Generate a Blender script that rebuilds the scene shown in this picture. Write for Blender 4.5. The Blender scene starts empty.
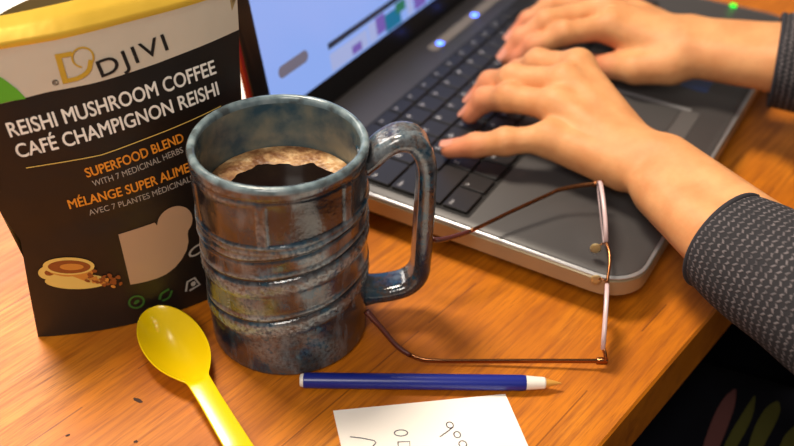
import bpy, bmesh, math, random
import numpy as np
from mathutils import Vector, Matrix
random.seed(7)
SC = bpy.context.scene
COL = SC.collection
Z0 = 0.74                      # table top height; all lengths below are millimetres on the table top
def V(*a): return np.array(a, float)

# ------------------------------------------------------------------ camera
F_PX, PITCH, ROLL, HC = 979.2, 0.64627, 0.01897, 418.5
fw = V(0, math.cos(PITCH), -math.sin(PITCH)); rt = V(1, 0, 0); up = np.cross(rt, fw)
cr = math.cos(ROLL)*rt + math.sin(ROLL)*up; cu = -math.sin(ROLL)*rt + math.cos(ROLL)*up
cam = bpy.data.cameras.new('camera'); camo = bpy.data.objects.new('camera', cam); COL.objects.link(camo)
camo.matrix_world = Matrix(((cr[0], cu[0], -fw[0], 0), (cr[1], cu[1], -fw[1], 0), (cr[2], cu[2], -fw[2], HC*.001+Z0), (0, 0, 0, 1)))
cam.sensor_width = 36; cam.sensor_fit = 'HORIZONTAL'; cam.lens = F_PX/794*36
cam.clip_start = .02
cam.dof.use_dof = True; cam.dof.focus_distance = .56; cam.dof.aperture_fstop = 4.8
SC.camera = camo
# ------------------------------------------------------------------ world, lights, exposure
SC.view_settings.view_transform = 'Standard'; SC.view_settings.look = 'None'
SC.view_settings.gamma = 1; SC.view_settings.exposure = 0.0
w = bpy.data.worlds.new('world'); SC.world = w; w.use_nodes = True
w.node_tree.nodes['Background'].inputs[0].default_value = (1.0, .88, .76, 1)
w.node_tree.nodes['Background'].inputs[1].default_value = .22
def area(name, loc, target, size, power, col, sy=None):
    l = bpy.data.lights.new(name, 'AREA'); l.energy = power; l.color = col; l.size = size
    if sy: l.shape = 'RECTANGLE'; l.size_y = sy
    o = bpy.data.objects.new(name, l); COL.objects.link(o); o.location = loc
    d = Vector(target)-Vector(loc); o.rotation_euler = d.to_track_quat('-Z', 'Y').to_euler(); return o
area('ceiling_lamp', (-.35, .80, Z0+1.25), (0, .5, Z0), .32, 23, (1, .89, .72))
area('window_light', (-.95, 1.75, Z0+1.05), (-.1, .5, Z0), .9, 24, (1, .94, .88))
area('front_fill', (-.30, -.55, Z0+1.15), (-.05, .5, Z0+.05), .5, 12, (1, .93, .84))  # soft fill added on the camera side to brighten the pouch and mug fronts

# ------------------------------------------------------------------ helpers
def mat(name, col=(.5, .5, .5), rough=.5, metal=0, **k):
    m = bpy.data.materials.new(name); m.use_nodes = True
    b = m.node_tree.nodes['Principled BSDF']
    b.inputs['Base Color'].default_value = (*col, 1); b.inputs['Roughness'].default_value = rough
    b.inputs['Metallic'].default_value = metal
    for kk, v in k.items(): b.inputs[kk.replace('_', ' ')].default_value = v
    return m
def srgb(r, g, b):
    return tuple(((c/255)/12.92 if c/255 <= .04045 else ((c/255+.055)/1.055)**2.4) for c in (r, g, b))
class NT:
    def __init__(s, m): s.t = m.node_tree; s.b = s.t.nodes['Principled BSDF']
    def n(s, typ, **k):
        x = s.t.nodes.new(typ)
        for a, v in k.items():
            if a in x.inputs: x.inputs[a].default_value = v
            else: setattr(x, a, v)
        return x
    def l(s, a, b): s.t.links.new(a, b)
    def ramp(s, fac, stops):
        r = s.n('ShaderNodeValToRGB'); s.l(fac, r.inputs[0]); e = r.color_ramp.elements
        while len(e) < len(stops): e.new(.5)
        for q, (p, c) in zip(e, stops):
            q.position = p; q.color = (*c, 1) if len(c) == 3 else c
        return r.outputs[0]
    def mix(s, fac, a, b, mode='MIX'):
        x = s.n('ShaderNodeMix', data_type='RGBA', blend_type=mode)
        for sock, val in ((x.inputs[0], fac), (x.inputs[6], a), (x.inputs[7], b)):
            if hasattr(val, 'links'): s.l(val, sock)
            elif isinstance(val, (int, float)): sock.default_value = val
            else: sock.default_value = (*val, 1)
        return x.outputs[2]
    def math(s, op, a, b=None):
        x = s.n('ShaderNodeMath', operation=op)
        for sock, val in ((x.inputs[0], a), (x.inputs[1], b)):
            if val is None: continue
            if hasattr(val, 'links'): s.l(val, sock)
            else: sock.default_value = val
        return x.outputs[0]
    def bump(s, h, strength=.3, dist=.001):
        x = s.n('ShaderNodeBump', Strength=strength, Distance=dist); s.l(h, x.inputs['Height']); s.l(x.outputs[0], s.b.inputs['Normal'])
def link(o, parent=None):
    COL.objects.link(o)
    if parent is not None: o.parent = parent
    return o
def wloc(p):
    v = Vector((0, 0, 0))
    while p is not None: v += p.location; p = p.parent
    return v
def mesh(name, verts, faces, m, parent=None, smooth=True, mi=None, sharp=None, at=None):
    """verts in mm on the table frame -> one mesh object; origin at parent's origin or at `at` (mm)"""
    base = wloc(parent) if parent is not None else (Vector((at[0]*.001, at[1]*.001, at[2]*.001+Z0)) if at is not None else Vector((0, 0, Z0)))
    vs = np.asarray(verts, float)*.001 + np.array([0, 0, Z0]) - np.array(base)
    me = bpy.data.meshes.new(name); me.from_pydata(vs.tolist(), [], [tuple(map(int, f)) for f in faces])
    ms = m if isinstance(m, (list, tuple)) else [m]
    for x in ms: me.materials.append(x)
    if mi is not None: me.polygons.foreach_set('material_index', np.asarray(mi, int))
    bm = bmesh.new(); bm.from_mesh(me); bmesh.ops.recalc_face_normals(bm, faces=bm.faces); bm.to_mesh(me); bm.free()
    me.polygons.foreach_set('use_smooth', [smooth]*len(me.polygons))
    if sharp and smooth: me.set_sharp_from_angle(angle=math.radians(sharp))
    me.update()
    o = bpy.data.objects.new(name, me)
    if parent is None: o.location = base
    return link(o, parent)
def tag(o, label=None, cat=None, group=None, kind=None):
    if label: o['label'] = label
    if cat: o['category'] = cat
    if group: o['group'] = group
    if kind: o['kind'] = kind
    return o
def empty(name, at, label, cat, group=None):
    o = bpy.data.objects.new(name, None); o.location = (at[0]*.001, at[1]*.001, at[2]*.001+Z0); o.empty_display_size = .02
    link(o); return tag(o, label, cat, group)
class MB:
    def __init__(s): s.v = []; s.f = []; s.mi = []
    def add(s, v, f, k=0):
        n = len(s.v); s.v += [tuple(x) for x in v]; s.f += [[i+n for i in q] for q in f]; s.mi += [k]*len(f); return s
def grid_faces(nu, nv, cu=False, cv=False):
    f = []
    for i in range(nu if cu else nu-1):
        for j in range(nv if cv else nv-1):
            a, b = i, (i+1) % nu; c, d = j, (j+1) % nv
            f.append((a*nv+c, b*nv+c, b*nv+d, a*nv+d))
    return f
def catmull(P, n=8):
    P = [np.array(p, float) for p in P]; Q = [2*P[0]-P[1]]+P+[2*P[-1]-P[-2]]; out = []
    for i in range(1, len(Q)-2):
        for k in range(n):
            t = k/n; a, b, c, d = Q[i-1:i+3]
            out.append(.5*((2*b)+(c-a)*t+(2*a-5*b+4*c-d)*t*t+(3*b-a-3*c+d)*t**3))
    out.append(P[-1]); return np.array(out)
def sweep(path, rad, n=12, upv=(0, 0, 1), closed_ends=True, prof=None, closed=False):
    """tube along path; rad: scalar, list, or (across, along-up) pairs"""
    P = np.array(path, float); N = len(P); upv = np.array(upv, float); vs = []
    for i in range(N):
        t = (P[(i+1) % N]-P[i-1]) if closed else P[min(i+1, N-1)]-P[max(i-1, 0)]
        t /= np.linalg.norm(t)+1e-12
        a = np.cross(t, upv)
        if np.linalg.norm(a) < 1e-3: a = np.cross(t, V(1, .2, 0))
        a /= np.linalg.norm(a); b = np.cross(a, t)
        r = rad[i] if hasattr(rad, '__len__') and len(rad) == N else rad
        ra, rb = (r if hasattr(r, '__len__') else (r, r))
        for k in range(n):
            q = 2*math.pi*k/n; vs.append(P[i]+a*ra*math.cos(q)+b*rb*math.sin(q))
    f = grid_faces(N, n, closed, True)
    if closed_ends and not closed: f += [list(range(n)), list(range((N-1)*n, N*n))]
    return vs, f
def lathe_axis(o, d, prof, n=28, k0=0):
    """prof: (distance along d, radius) from o"""
    d = np.array(d, float); d /= np.linalg.norm(d); a = np.cross(d, V(0, 0, 1))
    if np.linalg.norm(a) < .1: a = V(1, 0, 0)
    a /= np.linalg.norm(a); b = np.cross(a, d); vs = []
    for s, r in prof:
        for k in range(n):
            q = 2*math.pi*k/n; vs.append(np.array(o)+d*s+(a*math.cos(q)+b*math.sin(q))*max(r, .01))
    f = grid_faces(len(prof), n, False, True)+[list(range(n)), list(range((len(prof)-1)*n, len(prof)*n))]
    return vs, f
def rbox(x0, x1, y0, y1, z0, z1, r=2, ch=.5, fr=lambda x, y, z: V(x, y, z), seg=5, rs=None):
    """box with rounded vertical corners and a small chamfer on top and bottom; fr maps local mm to table frame"""
    rs = rs or (r, r, r, r); loop = []
    for (cx, cy, sx, sy, a0), rr in zip(((x1, y1, -1, -1, 0), (x0, y1, 1, -1, 90), (x0, y0, 1, 1, 180), (x1, y0, -1, 1, 270)), rs):
        for k in range(seg+1):
            a = math.radians(a0+90*k/seg); loop.append((cx+sx*rr+rr*math.cos(a), cy+sy*rr+rr*math.sin(a)))
    cx, cy = (x0+x1)/2, (y0+y1)/2; n = len(loop); vs = []
    def ins(p, d): return (p[0]-d*np.sign(p[0]-cx), p[1]-d*np.sign(p[1]-cy))
    for d, z in ((ch, z0), (0, z0+ch), (0, z1-ch), (ch, z1)):
        vs += [fr(*ins(p, d), z) for p in loop]
    return vs, grid_faces(4, n, False, True)+[list(range(n))[::-1], list(range(3*n, 4*n))]

# ---- signed-distance bodies (skin) : surface nets
def cap_sd(P, a, b, ra, rb):
    a = np.array(a, np.float32); b = np.array(b, np.float32); ab = b-a
    t = np.clip(((P-a)@ab)/max(float(ab@ab), 1e-6), 0, 1)
    return np.linalg.norm(P-a-t[..., None]*ab, axis=-1)-(ra+(rb-ra)*t)
def smin(a, b, k):
    h = np.clip(.5+.5*(b-a)/k, 0, 1); return b+(a-b)*h-k*h*(1-h)
def surface_nets(fn, lo, hi, h):
    lo = np.array(lo, np.float32); hi = np.array(hi, np.float32)
    n = np.ceil((hi-lo)/h).astype(int)+1
    ax = [lo[i]+h*np.arange(n[i], dtype=np.float32) for i in range(3)]
    D = np.empty(n, np.float32)
    for i in range(0, n[0], 16):
        g = np.stack(np.meshgrid(ax[0][i:i+16], ax[1], ax[2], indexing='ij'), -1); D[i:i+16] = fn(g)
    s = D < 0
    corners = [(i, j, k) for i in (0, 1) for j in (0, 1) for k in (0, 1)]
    m = [n[0]-1, n[1]-1, n[2]-1]
    def sub(A, c): return A[c[0]:c[0]+m[0], c[1]:c[1]+m[1], c[2]:c[2]+m[2]]
    cnt = sum(sub(s, c).astype(int) for c in corners); act = (cnt > 0) & (cnt < 8)
    acc = np.zeros(tuple(m)+(3,), np.float32); num = np.zeros(tuple(m), np.float32)
    for a in corners:
        for d in range(3):
            if a[d]: continue
            b = list(a); b[d] = 1; b = tuple(b)
            da, db = sub(D, a), sub(D, b); x = (da < 0) != (db < 0)
            t = np.where(x, da/np.where(x, da-db, 1), 0)
            p = np.zeros(tuple(m)+(3,), np.float32); p[...] = a; p[..., d] += t
            acc += p*x[..., None]; num += x
    idx = -np.ones(tuple(m), int); idx[act] = np.arange(act.sum())
    ijk = np.argwhere(act); vs = lo+h*(ijk+acc[act]/num[act][:, None])
    faces = []
    for d in range(3):
        e1, e2 = [(1, 2), (2, 0), (0, 1)][d]
        A = s; B = np.roll(s, -1, d); x = A != B
        sl = [slice(1, m[q]) for q in range(3)]; sl[d] = slice(0, m[d])
        for c in np.argwhere(x[tuple(sl)]):
            c = c+np.array([0 if q == d else 1 for q in range(3)])
            o1 = np.zeros(3, int); o1[e1] = 1; o2 = np.zeros(3, int); o2[e2] = 1
            q = [idx[tuple(c-o1-o2)], idx[tuple(c-o2)], idx[tuple(c)], idx[tuple(c-o1)]]
            if min(q) < 0: continue
            faces.append(q if s[tuple(c)] else q[::-1])
    return vs, faces

# ------------------------------------------------------------------ materials
M = {}
# orange-stained planks: grain along local x of the tabletop
def wood():
    m = mat('stained_wood', rough=.36); t = NT(m)
    tc = t.n('ShaderNodeTexCoord'); mp = t.n('ShaderNodeMapping'); t.l(tc.outputs['Object'], mp.inputs[0])
    mp.inputs['Rotation'].default_value = (0, 0, -math.radians(51))
    sep = t.n('ShaderNodeSeparateXYZ'); t.l(mp.outputs[0], sep.inputs[0])
    def noise(sx, sy, scale, detail=6, rough=.6, dist=0):
        s = t.n('ShaderNodeMapping'); t.l(mp.outputs[0], s.inputs[0]); s.inputs['Scale'].default_value = (sx, sy, sx)
        x = t.n('ShaderNodeTexNoise', Scale=scale, Detail=detail, Roughness=rough, Distortion=dist); t.l(s.outputs[0], x.inputs['Vector']); return x.outputs[0]
    broad = noise(3, 16, 1.2, 4); fine = noise(10, 190, 1.6, 5, .7); blot = noise(9, 14, 1.3, 3); pore = noise(28, 560, 1.5, 3, .6)
    c = t.ramp(broad, [(.25, srgb(170, 92, 12)), (.5, srgb(210, 122, 22)), (.78, srgb(228, 146, 42))])
    c = t.mix(t.ramp(fine, [(.34, (.75,)*3), (.56, (0,)*3)]), c, srgb(140, 72, 12))
    c = t.mix(t.ramp(pore, [(.30, (.55,)*3), (.44, (0,)*3)]), c, srgb(120, 56, 16))
    c = t.mix(t.ramp(blot, [(.36, (.55,)*3), (.60, (0,)*3)]), c, srgb(156, 80, 14))
    # plank seams across the grain direction
    fr = t.math('FRACT', t.math('ADD', t.math('MULTIPLY', sep.outputs[1], 1/.1056), 20.697))
    seam = t.math('LESS_THAN', t.math('ABSOLUTE', t.math('SUBTRACT', fr, .5)), .0045)
    # seam is broken up a little by noise
    sn = t.math('MULTIPLY', seam, t.math('GREATER_THAN', noise(14, 14, 1.0, 2), .42))
    c = t.mix(t.math('MULTIPLY', sn, .6), c, srgb(92, 42, 14))
    t.l(c, t.b.inputs['Base Color'])
    t.l(t.ramp(fine, [(.3, (.50,)*3), (.7, (.36,)*3)]), t.b.inputs['Roughness'])
    t.b.inputs['Specular IOR Level'].default_value = .35
    t.bump(fine, .16, .0008)
    return m
M['wood'] = wood()
M['floor'] = mat('dark_floor', srgb(26, 22, 22), .8)
# glazed stoneware; relief attribute drives where the glaze breaks pale or pools dark
def glaze():
    m = mat('stoneware_glaze', rough=.09, IOR=1.75); t = NT(m)
    tc = t.n('ShaderNodeTexCoord'); at = t.n('ShaderNodeAttribute', attribute_name='relief')
    def nz(sc, d=5, r=.6, st=(1, 1, 1)):
        mp = t.n('ShaderNodeMapping'); t.l(tc.outputs['Object'], mp.inputs[0]); mp.inputs['Scale'].default_value = st
        x = t.n('ShaderNodeTexNoise', Scale=sc, Detail=d, Roughness=r); t.l(mp.outputs[0], x.inputs['Vector']); return x.outputs[0]
    big = nz(52, r=.68); med = nz(95, st=(1, 1, .3)); sm = nz(420)
    c = t.ramp(big, [(.32, srgb(12, 48, 72)), (.42, srgb(30, 62, 78)), (.48, srgb(76, 58, 50)), (.53, srgb(58, 50, 50)), (.60, srgb(24, 40, 52)), (.68, srgb(30, 78, 100))])
    c = t.mix(t.ramp(med, [(.50, (0,)*3), (.66, (.75,)*3)]), c, srgb(100, 110, 118))
    c = t.mix(t.ramp(med, [(.30, (.7,)*3), (.42, (0,)*3)]), c, srgb(16, 30, 44))
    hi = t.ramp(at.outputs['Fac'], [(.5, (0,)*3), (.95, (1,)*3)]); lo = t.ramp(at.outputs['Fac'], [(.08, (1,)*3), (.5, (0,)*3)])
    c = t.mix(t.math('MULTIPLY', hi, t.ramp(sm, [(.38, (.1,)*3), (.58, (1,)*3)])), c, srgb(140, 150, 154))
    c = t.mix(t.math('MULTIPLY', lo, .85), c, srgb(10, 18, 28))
    t.l(c, t.b.inputs['Base Color']); pass
    t.bump(t.math('ADD', med, t.math('MULTIPLY', sm, .4)), .35, .0012)
    return m
M['glaze'] = glaze()
def glaze_in():
    m = mat('inner_glaze', rough=.2); t = NT(m); tc = t.n('ShaderNodeTexCoord')
    x = t.n('ShaderNodeTexNoise', Scale=60, Detail=5); t.l(tc.outputs['Object'], x.inputs['Vector'])
    c = t.ramp(x.outputs[0], [(.35, srgb(52, 74, 86)), (.5, srgb(92, 100, 98)), (.65, srgb(118, 116, 104))])
    t.l(c, t.b.inputs['Base Color']); return m
M['glaze_in'] = glaze_in()
def rimmat():
    m = mat('rim_glaze', rough=.14); t = NT(m); tc = t.n('ShaderNodeTexCoord')
    x = t.n('ShaderNodeTexNoise', Scale=110, Detail=5); t.l(tc.outputs['Object'], x.inputs['Vector'])
    t.l(t.ramp(x.outputs[0], [(.34, srgb(74, 80, 82)), (.5, srgb(106, 122, 128)), (.66, srgb(132, 144, 148))]), t.b.inputs['Base Color']); return m
M['rim'] = rimmat()
M['coffee'] = mat('black_coffee', srgb(20, 9, 5), .04)
def foam():
    m = mat('coffee_foam', rough=.45); t = NT(m); tc = t.n('ShaderNodeTexCoord')
    v = t.n('ShaderNodeTexVoronoi', Scale=420); t.l(tc.outputs['Object'], v.inputs['Vector'])
    x = t.n('ShaderNodeTexNoise', Scale=130, Detail=4); t.l(tc.outputs['Object'], x.inputs['Vector'])
    c = t.ramp(x.outputs[0], [(.38, srgb(120, 76, 42)), (.55, srgb(178, 136, 90)), (.7, srgb(212, 182, 140))])
    c = t.mix(t.ramp(v.outputs['Distance'], [(.12, (.5,)*3), (.3, (0,)*3)]), c, srgb(120, 78, 44))
    t.l(c, t.b.inputs['Base Color']); t.bump(v.outputs['Distance'], .4, .001); return m
M['foam'] = foam()
def film(name, col, rough=.38, bumpy=.25):
    m = mat(name, col, rough); t = NT(m); tc = t.n('ShaderNodeTexCoord')
    x = t.n('ShaderNodeTexNoise', Scale=26, Detail=3); t.l(tc.outputs['Object'], x.inputs['Vector']); t.bump(x.outputs[0], bumpy, .006); return m
M['film_black'] = film('black_pouch_film', srgb(25, 17, 13), .42)
M['film_cream'] = film('cream_pouch_film', srgb(206, 192, 172), .5)
M['film_inner'] = film('pouch_lining', srgb(150, 128, 84), .5)
M['gold'] = film('gold_foil', srgb(230, 186, 62), .34, .2); NT(M['gold']).b.inputs['Metallic'].default_value = .3
M['print_white'] = mat('print_white', srgb(242, 237, 228), .5)
M['print_grey'] = mat('print_grey', srgb(168, 158, 148), .5)
M['print_orange'] = mat('print_orange', srgb(226, 142, 40), .5)
M['print_gold'] = mat('print_gold', srgb(200, 158, 48), .4)
M['print_black'] = mat('print_black', srgb(26, 20, 18), .5)
M['print_tan'] = mat('print_tan', srgb(176, 142, 112), .5)
M['print_green'] = mat('print_green', srgb(96, 170, 40), .5)
M['print_dkgreen'] = mat('print_dark_green', srgb(52, 96, 34), .5)
M['print_cream'] = mat('print_cream', srgb(222, 190, 100), .5)
M['print_brown'] = mat('print_brown', srgb(138, 74, 28), .5)
M['print_caramel'] = mat('print_caramel', srgb(200, 132, 52), .5)
M['yellow'] = mat('yellow_plastic', srgb(232, 196, 6), .2)
M['pen_blue'] = mat('pen_blue', srgb(20, 34, 128), .3)
M['pen_white'] = mat('pen_white', srgb(232, 226, 216), .35)
M['pen_tan'] = mat('pen_tan', srgb(206, 148, 66), .35)
M['paper'] = mat('note_paper', srgb(250, 240, 230), .8)
M['ink'] = mat('ink', srgb(48, 46, 70), .6)
M['spec_metal'] = mat('frame_metal', srgb(150, 98, 62), .2, 1)
M['spec_tip'] = mat('temple_tip', srgb(84, 34, 26), .25, 0, Coat_Weight=.6)
M['spec_lens'] = mat('lens', (.99, .96, .96), .02, 0, Transmission_Weight=1.0, IOR=1.45)
M['spec_edge'] = mat('lens_rim', srgb(206, 178, 178), .25)
M['pad'] = mat('nose_pad', srgb(214, 186, 130), .3, 0, Transmission_Weight=.4)
def deckmat():
    m = mat('laptop_deck', srgb(72, 68, 68), .42, .2); t = NT(m); tc = t.n('ShaderNodeTexCoord')
    x = t.n('ShaderNodeTexNoise', Scale=900, Detail=2); t.l(tc.outputs['Object'], x.inputs['Vector']); t.bump(x.outputs[0], .05, .0003); return m
M['deck'] = deckmat()
M['chrome'] = mat('silver_trim', srgb(170, 168, 170), .3, .6)
M['side'] = mat('laptop_side', srgb(160, 146, 118), .35, .5)
M['black_plastic'] = mat('black_plastic', srgb(16, 15, 17), .35)
M['key'] = mat('key_plastic', srgb(30, 27, 28), .45)
M['legend'] = mat('key_legend', srgb(200, 196, 196), .5)
M['well'] = mat('keyboard_well', srgb(18, 14, 14), .6)
def emis(name, col, s):
    return mat(name, (0.02, 0.02, 0.02), .25, Emission_Color=(*col, 1), Emission_Strength=s)
M['scr_blue'] = emis('screen_blue', srgb(150, 182, 255), .85)
M['scr_grey'] = emis('screen_grey', srgb(128, 122, 140), .7)
M['scr_purple'] = emis('screen_purple', srgb(132, 104, 200), .7)
M['scr_dark'] = emis('screen_dark', srgb(40, 58, 84), .5)
M['scr_teal'] = emis('screen_teal', srgb(20, 118, 160), .8)
M['scr_green'] = emis('screen_green', srgb(50, 140, 110), .6)
M['scr_pale'] = emis('screen_pale', srgb(178, 190, 240), .8)
M['led_blue'] = emis('led_blue', (.06, .16, 1), 7)
M['led_green'] = emis('led_green', (.0, 1, .03), 2.2)
M['sticker'] = mat('blue_sticker', srgb(34, 74, 150), .3)
def skin():
    m = mat('skin', rough=.55, Specular_IOR_Level=.3, Subsurface_Weight=.12, Subsurface_Scale=.006); t = NT(m)
    m.node_tree.nodes['Principled BSDF'].inputs['Subsurface Radius'].default_value = (1, .35, .2)
    tc = t.n('ShaderNodeTexCoord'); at = t.n('ShaderNodeAttribute', attribute_name='flush')
    x = t.n('ShaderNodeTexNoise', Scale=45, Detail=5); t.l(tc.outputs['Object'], x.inputs['Vector'])
    y = t.n('ShaderNodeTexNoise', Scale=500, Detail=3); t.l(tc.outputs['Object'], y.inputs['Vector'])
    c = t.ramp(x.outputs[0], [(.35, srgb(200, 134, 84)), (.65, srgb(216, 154, 102))])
    c = t.mix(t.math('MULTIPLY', at.outputs['Fac'], .75), c, srgb(214, 116, 92))
    t.l(c, t.b.inputs['Base Color']); t.bump(t.math('ADD', y.outputs[0], x.outputs[0]), .12, .001); return m
M['skin'] = skin()
M['nail'] = mat('fingernail', srgb(212, 140, 112), .35)
def knit():
    m = mat('charcoal_knit', rough=.9); t = NT(m); uv = t.n('ShaderNodeUVMap', uv_map='UVMap')
    sep = t.n('ShaderNodeSeparateXYZ'); t.l(uv.outputs[0], sep.inputs[0])   # x: mm round the arm, y: mm along it
    row = t.math('MULTIPLY', sep.outputs[1], 1/4.6); fr = t.math('FRACT', row); r2 = t.math('FLOOR', row)
    zig = t.math('MULTIPLY', t.math('PINGPONG', t.math('ADD', sep.outputs[0], t.math('MULTIPLY', r2, 1.7)), 2.2), .16)
    d = t.math('ABSOLUTE', t.math('SUBTRACT', t.math('ADD', fr, t.math('SUBTRACT', zig, .17)), .5))
    st = t.ramp(d, [(.10, (1,)*3), (.24, (0,)*3)])
    gap = t.math('PINGPONG', t.math('ADD', sep.outputs[0], t.math('MULTIPLY', r2, 1.3)), 1.6)
    st2 = t.math('MULTIPLY', st, t.ramp(t.math('MULTIPLY', gap, 1/1.6), [(.2, (0.15,)*3), (.5, (1,)*3)]))
    x = t.n('ShaderNodeTexNoise', Scale=.09, Detail=3); t.l(uv.outputs[0], x.inputs['Vector'])
    st3 = t.math('MULTIPLY', st2, t.ramp(x.outputs[0], [(.3, (.35,)*3), (.6, (1,)*3)]))
    c = t.mix(st3, srgb(33, 30, 34), srgb(106, 97, 99)); t.l(c, t.b.inputs['Base Color']); t.bump(st2, .6, .0012)
    t.b.inputs['Sheen Weight'].default_value = .0
    return m
M['knit'] = knit()
M['cuff'] = mat('dark_knit_hem', srgb(36, 34, 40), .9)
def trousers():
    m = mat('dark_trousers', rough=.95, Specular_IOR_Level=.05); t = NT(m); tc = t.n('ShaderNodeTexCoord')
    x = t.n('ShaderNodeTexNoise', Scale=12, Detail=3); t.l(tc.outputs['Object'], x.inputs['Vector'])
    t.l(t.ramp(x.outputs[0], [(.35, srgb(7, 7, 11)), (.65, srgb(13, 13, 20))]), t.b.inputs['Base Color']); return m
M['trousers'] = trousers()
M['leaf_pink'] = mat('leaf_print_pink', srgb(70, 42, 40), .95, Specular_IOR_Level=.05)
M['leaf_olive'] = mat('leaf_print_olive', srgb(54, 52, 22), .95, Specular_IOR_Level=.05)

# ------------------------------------------------------------------ setting
fl = mesh('floor', [(-2500, -1500, -740), (2500, -1500, -740), (2500, 3500, -740), (-2500, 3500, -740)], [(0, 1, 2, 3)], M['floor'], smooth=False)
tag(fl, kind='structure')

# ------------------------------------------------------------------ table
TD = V(.6293, .7771, 0); TN = V(.7771, -.6293, 0)       # along the boards, and out over the near edge
def TF(a, t, z): return TD*a+TN*t+V(0, 0, z)
table = empty('wooden_table', TF(500, -500, -740), 'orange stained wooden plank table everything rests on', 'table')
vs, fs = rbox(-500, 1900, -1250, -135.5, -45, 0, 6, 1.5, TF)
mesh('tabletop', vs, fs, M['wood'], table, smooth=False)
for a in (-440, 1840):
    for t_ in (-1190, -195):
        vs, fs = rbox(a-30, a+30, t_-30, t_+30, -740, -45, 4, 1, TF); mesh('leg', vs, fs, M['wood'], table, smooth=False)
# worn nicks in the varnish
M['nick'] = mat('bare_nick', srgb(60, 34, 22), .8)
for (cx, cy, a, b, ang) in ((-145.5, 382.5, 3.4, 1.3, -.5), (-140, 352.5, 1.3, 1.0, 0), (-178, 356, 1.4, .8, .6)):
    P = [(cx+a*math.cos(q)*math.cos(ang)-b*math.sin(q)*math.sin(ang)*(1+.3*math.sin(q*3)), cy+a*math.cos(q)*math.sin(ang)+b*math.sin(q)*math.cos(ang)*(1+.3*math.sin(q*5)), .12) for q in np.linspace(0, 2*math.pi, 15)[:-1]]
    mesh('worn_nick', P, [list(range(14))], M['nick'], table, smooth=False)

# ------------------------------------------------------------------ coffee pouch
PA = V(-217.6, 432.46, 0); Pe = V(.88295, .46947, 0); Pw = V(-.02457, .04621, .99863); Pn = V(.46883, -.88174, .05234); PW = 148.
def p_bul(s, z):
    t = min(max(s/PW, 0), 1); return (16-max(z, 0)*.05)*4*t*(1-t)
def p_left(z): return float(np.interp(z, [0, 40, 72, 92, 150, 205], [0, 2.5, 5, -1.5, -6, -4]))
def p_right(z): return float(np.interp(z, [0, 60, 130, 170, 205], [146, 144, 143.5, 147, 149]))
def p_front(s, z, off=0):
    return PA+Pe*s+Pw*z+Pn*(p_bul(s, z)+off)
def p_back(s, z):
    t = min(max(s/PW, 0), 1); d = float(np.interp(z, [0, 60, 150, 190, 212], [44, 40, 32, 30, 30]))
    return PA+Pe*s+V(0, 0, z)-Pn*V(1, 1, 0)*d*(4*t*(1-t))**.55
pouch = empty('coffee_pouch', PA+Pe*74, 'black and cream stand-up pouch of mushroom coffee with open gold top, left of the mug', 'coffee bag')
bound = lambda s: float(np.interp(s, [0, 13, 42, 65, 99, 147], [155.5, 156.4, 159.4, 160, 163, 170]))
zipb = lambda s: float(np.interp(s, [0, 20, 50, 80, 126, 150], [186, 186.2, 187, 188.7, 191.6, 193]))
ztop = lambda s: float(np.interp(s, [0, 23, 63, 83, 150], [199, 200.5, 203, 203.5, 206]))
NS = 40; rows = [('b', k/26) for k in range(26)]+[('c', k/6) for k in range(6)]+[('g', k/7) for k in range(8)]
vs = []; rk = []
for kind, f in rows:
    for i in range(NS+1):
        u = i/NS; s0 = u*PW
        z = {'b': bound(s0)*f, 'c': bound(s0)+(zipb(s0)-bound(s0))*f, 'g': zipb(s0)+(ztop(s0)-zipb(s0))*f}[kind]
        s = p_left(z)+u*(p_right(z)-p_left(z))
        off = 0
        if kind == 'g' and 1 <= round(f*7) <= 2: off = .9
        if kind == 'g' and round(f*7) in (4,): off = .5
        if kind == 'g': off -= 8*f*f
        # soft creases in the film
        cr_ = 1.5*math.exp(-((z-72-.12*s)/9)**2)*math.exp(-(s/55)**2)*-1.6+.6*math.sin(s*.09+z*.05)*math.sin(z*.045)
        vs.append(p_front(s, z, off+cr_*math.sin(math.pi*u)**.5))
    rk.append({'b': 0, 'c': 1, 'g': 2}[kind])
fs = grid_faces(len(rows), NS+1); mi = [rk[i//NS] for i in range(len(fs))]
fp = mesh('front_panel', vs, fs, [M['film_black'], M['film_cream'], M['gold']], pouch, mi=mi)
zs = [0, 8, 30, 60, 90, 120, 150, 175, 190, 212]; vb = []
for z in zs:
    for i in range(NS+1):
        u = i/NS; s = p_left(min(z, 205))+u*(p_right(min(z, 205))-p_left(min(z, 205))); zz = z
        if z == 212: zz = 189+15*math.sin(math.pi*u)**.8
        elif z == 190: zz = 186+4*math.sin(math.pi*u)
        e = p_front(s, z) if i in (0, NS) else p_back(s, zz); vb.append(e)
fb = grid_faces(len(zs), NS+1)
mesh('back_panel', vb, fb, [M['film_inner']], pouch)
# flat gusset base
gb = []; 
for i in range(NS+1):
    s = p_left(0)+i/NS*(p_right(0)-p_left(0)); gb += [p_front(s, .6), p_back(s, .6) if 0 < i < NS else p_front(s, .6)]
mesh('base_gusset', gb, [(2*i, 2*i+2, 2*i+3, 2*i+1) for i in range(NS)], M['film_black'], pouch)

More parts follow.
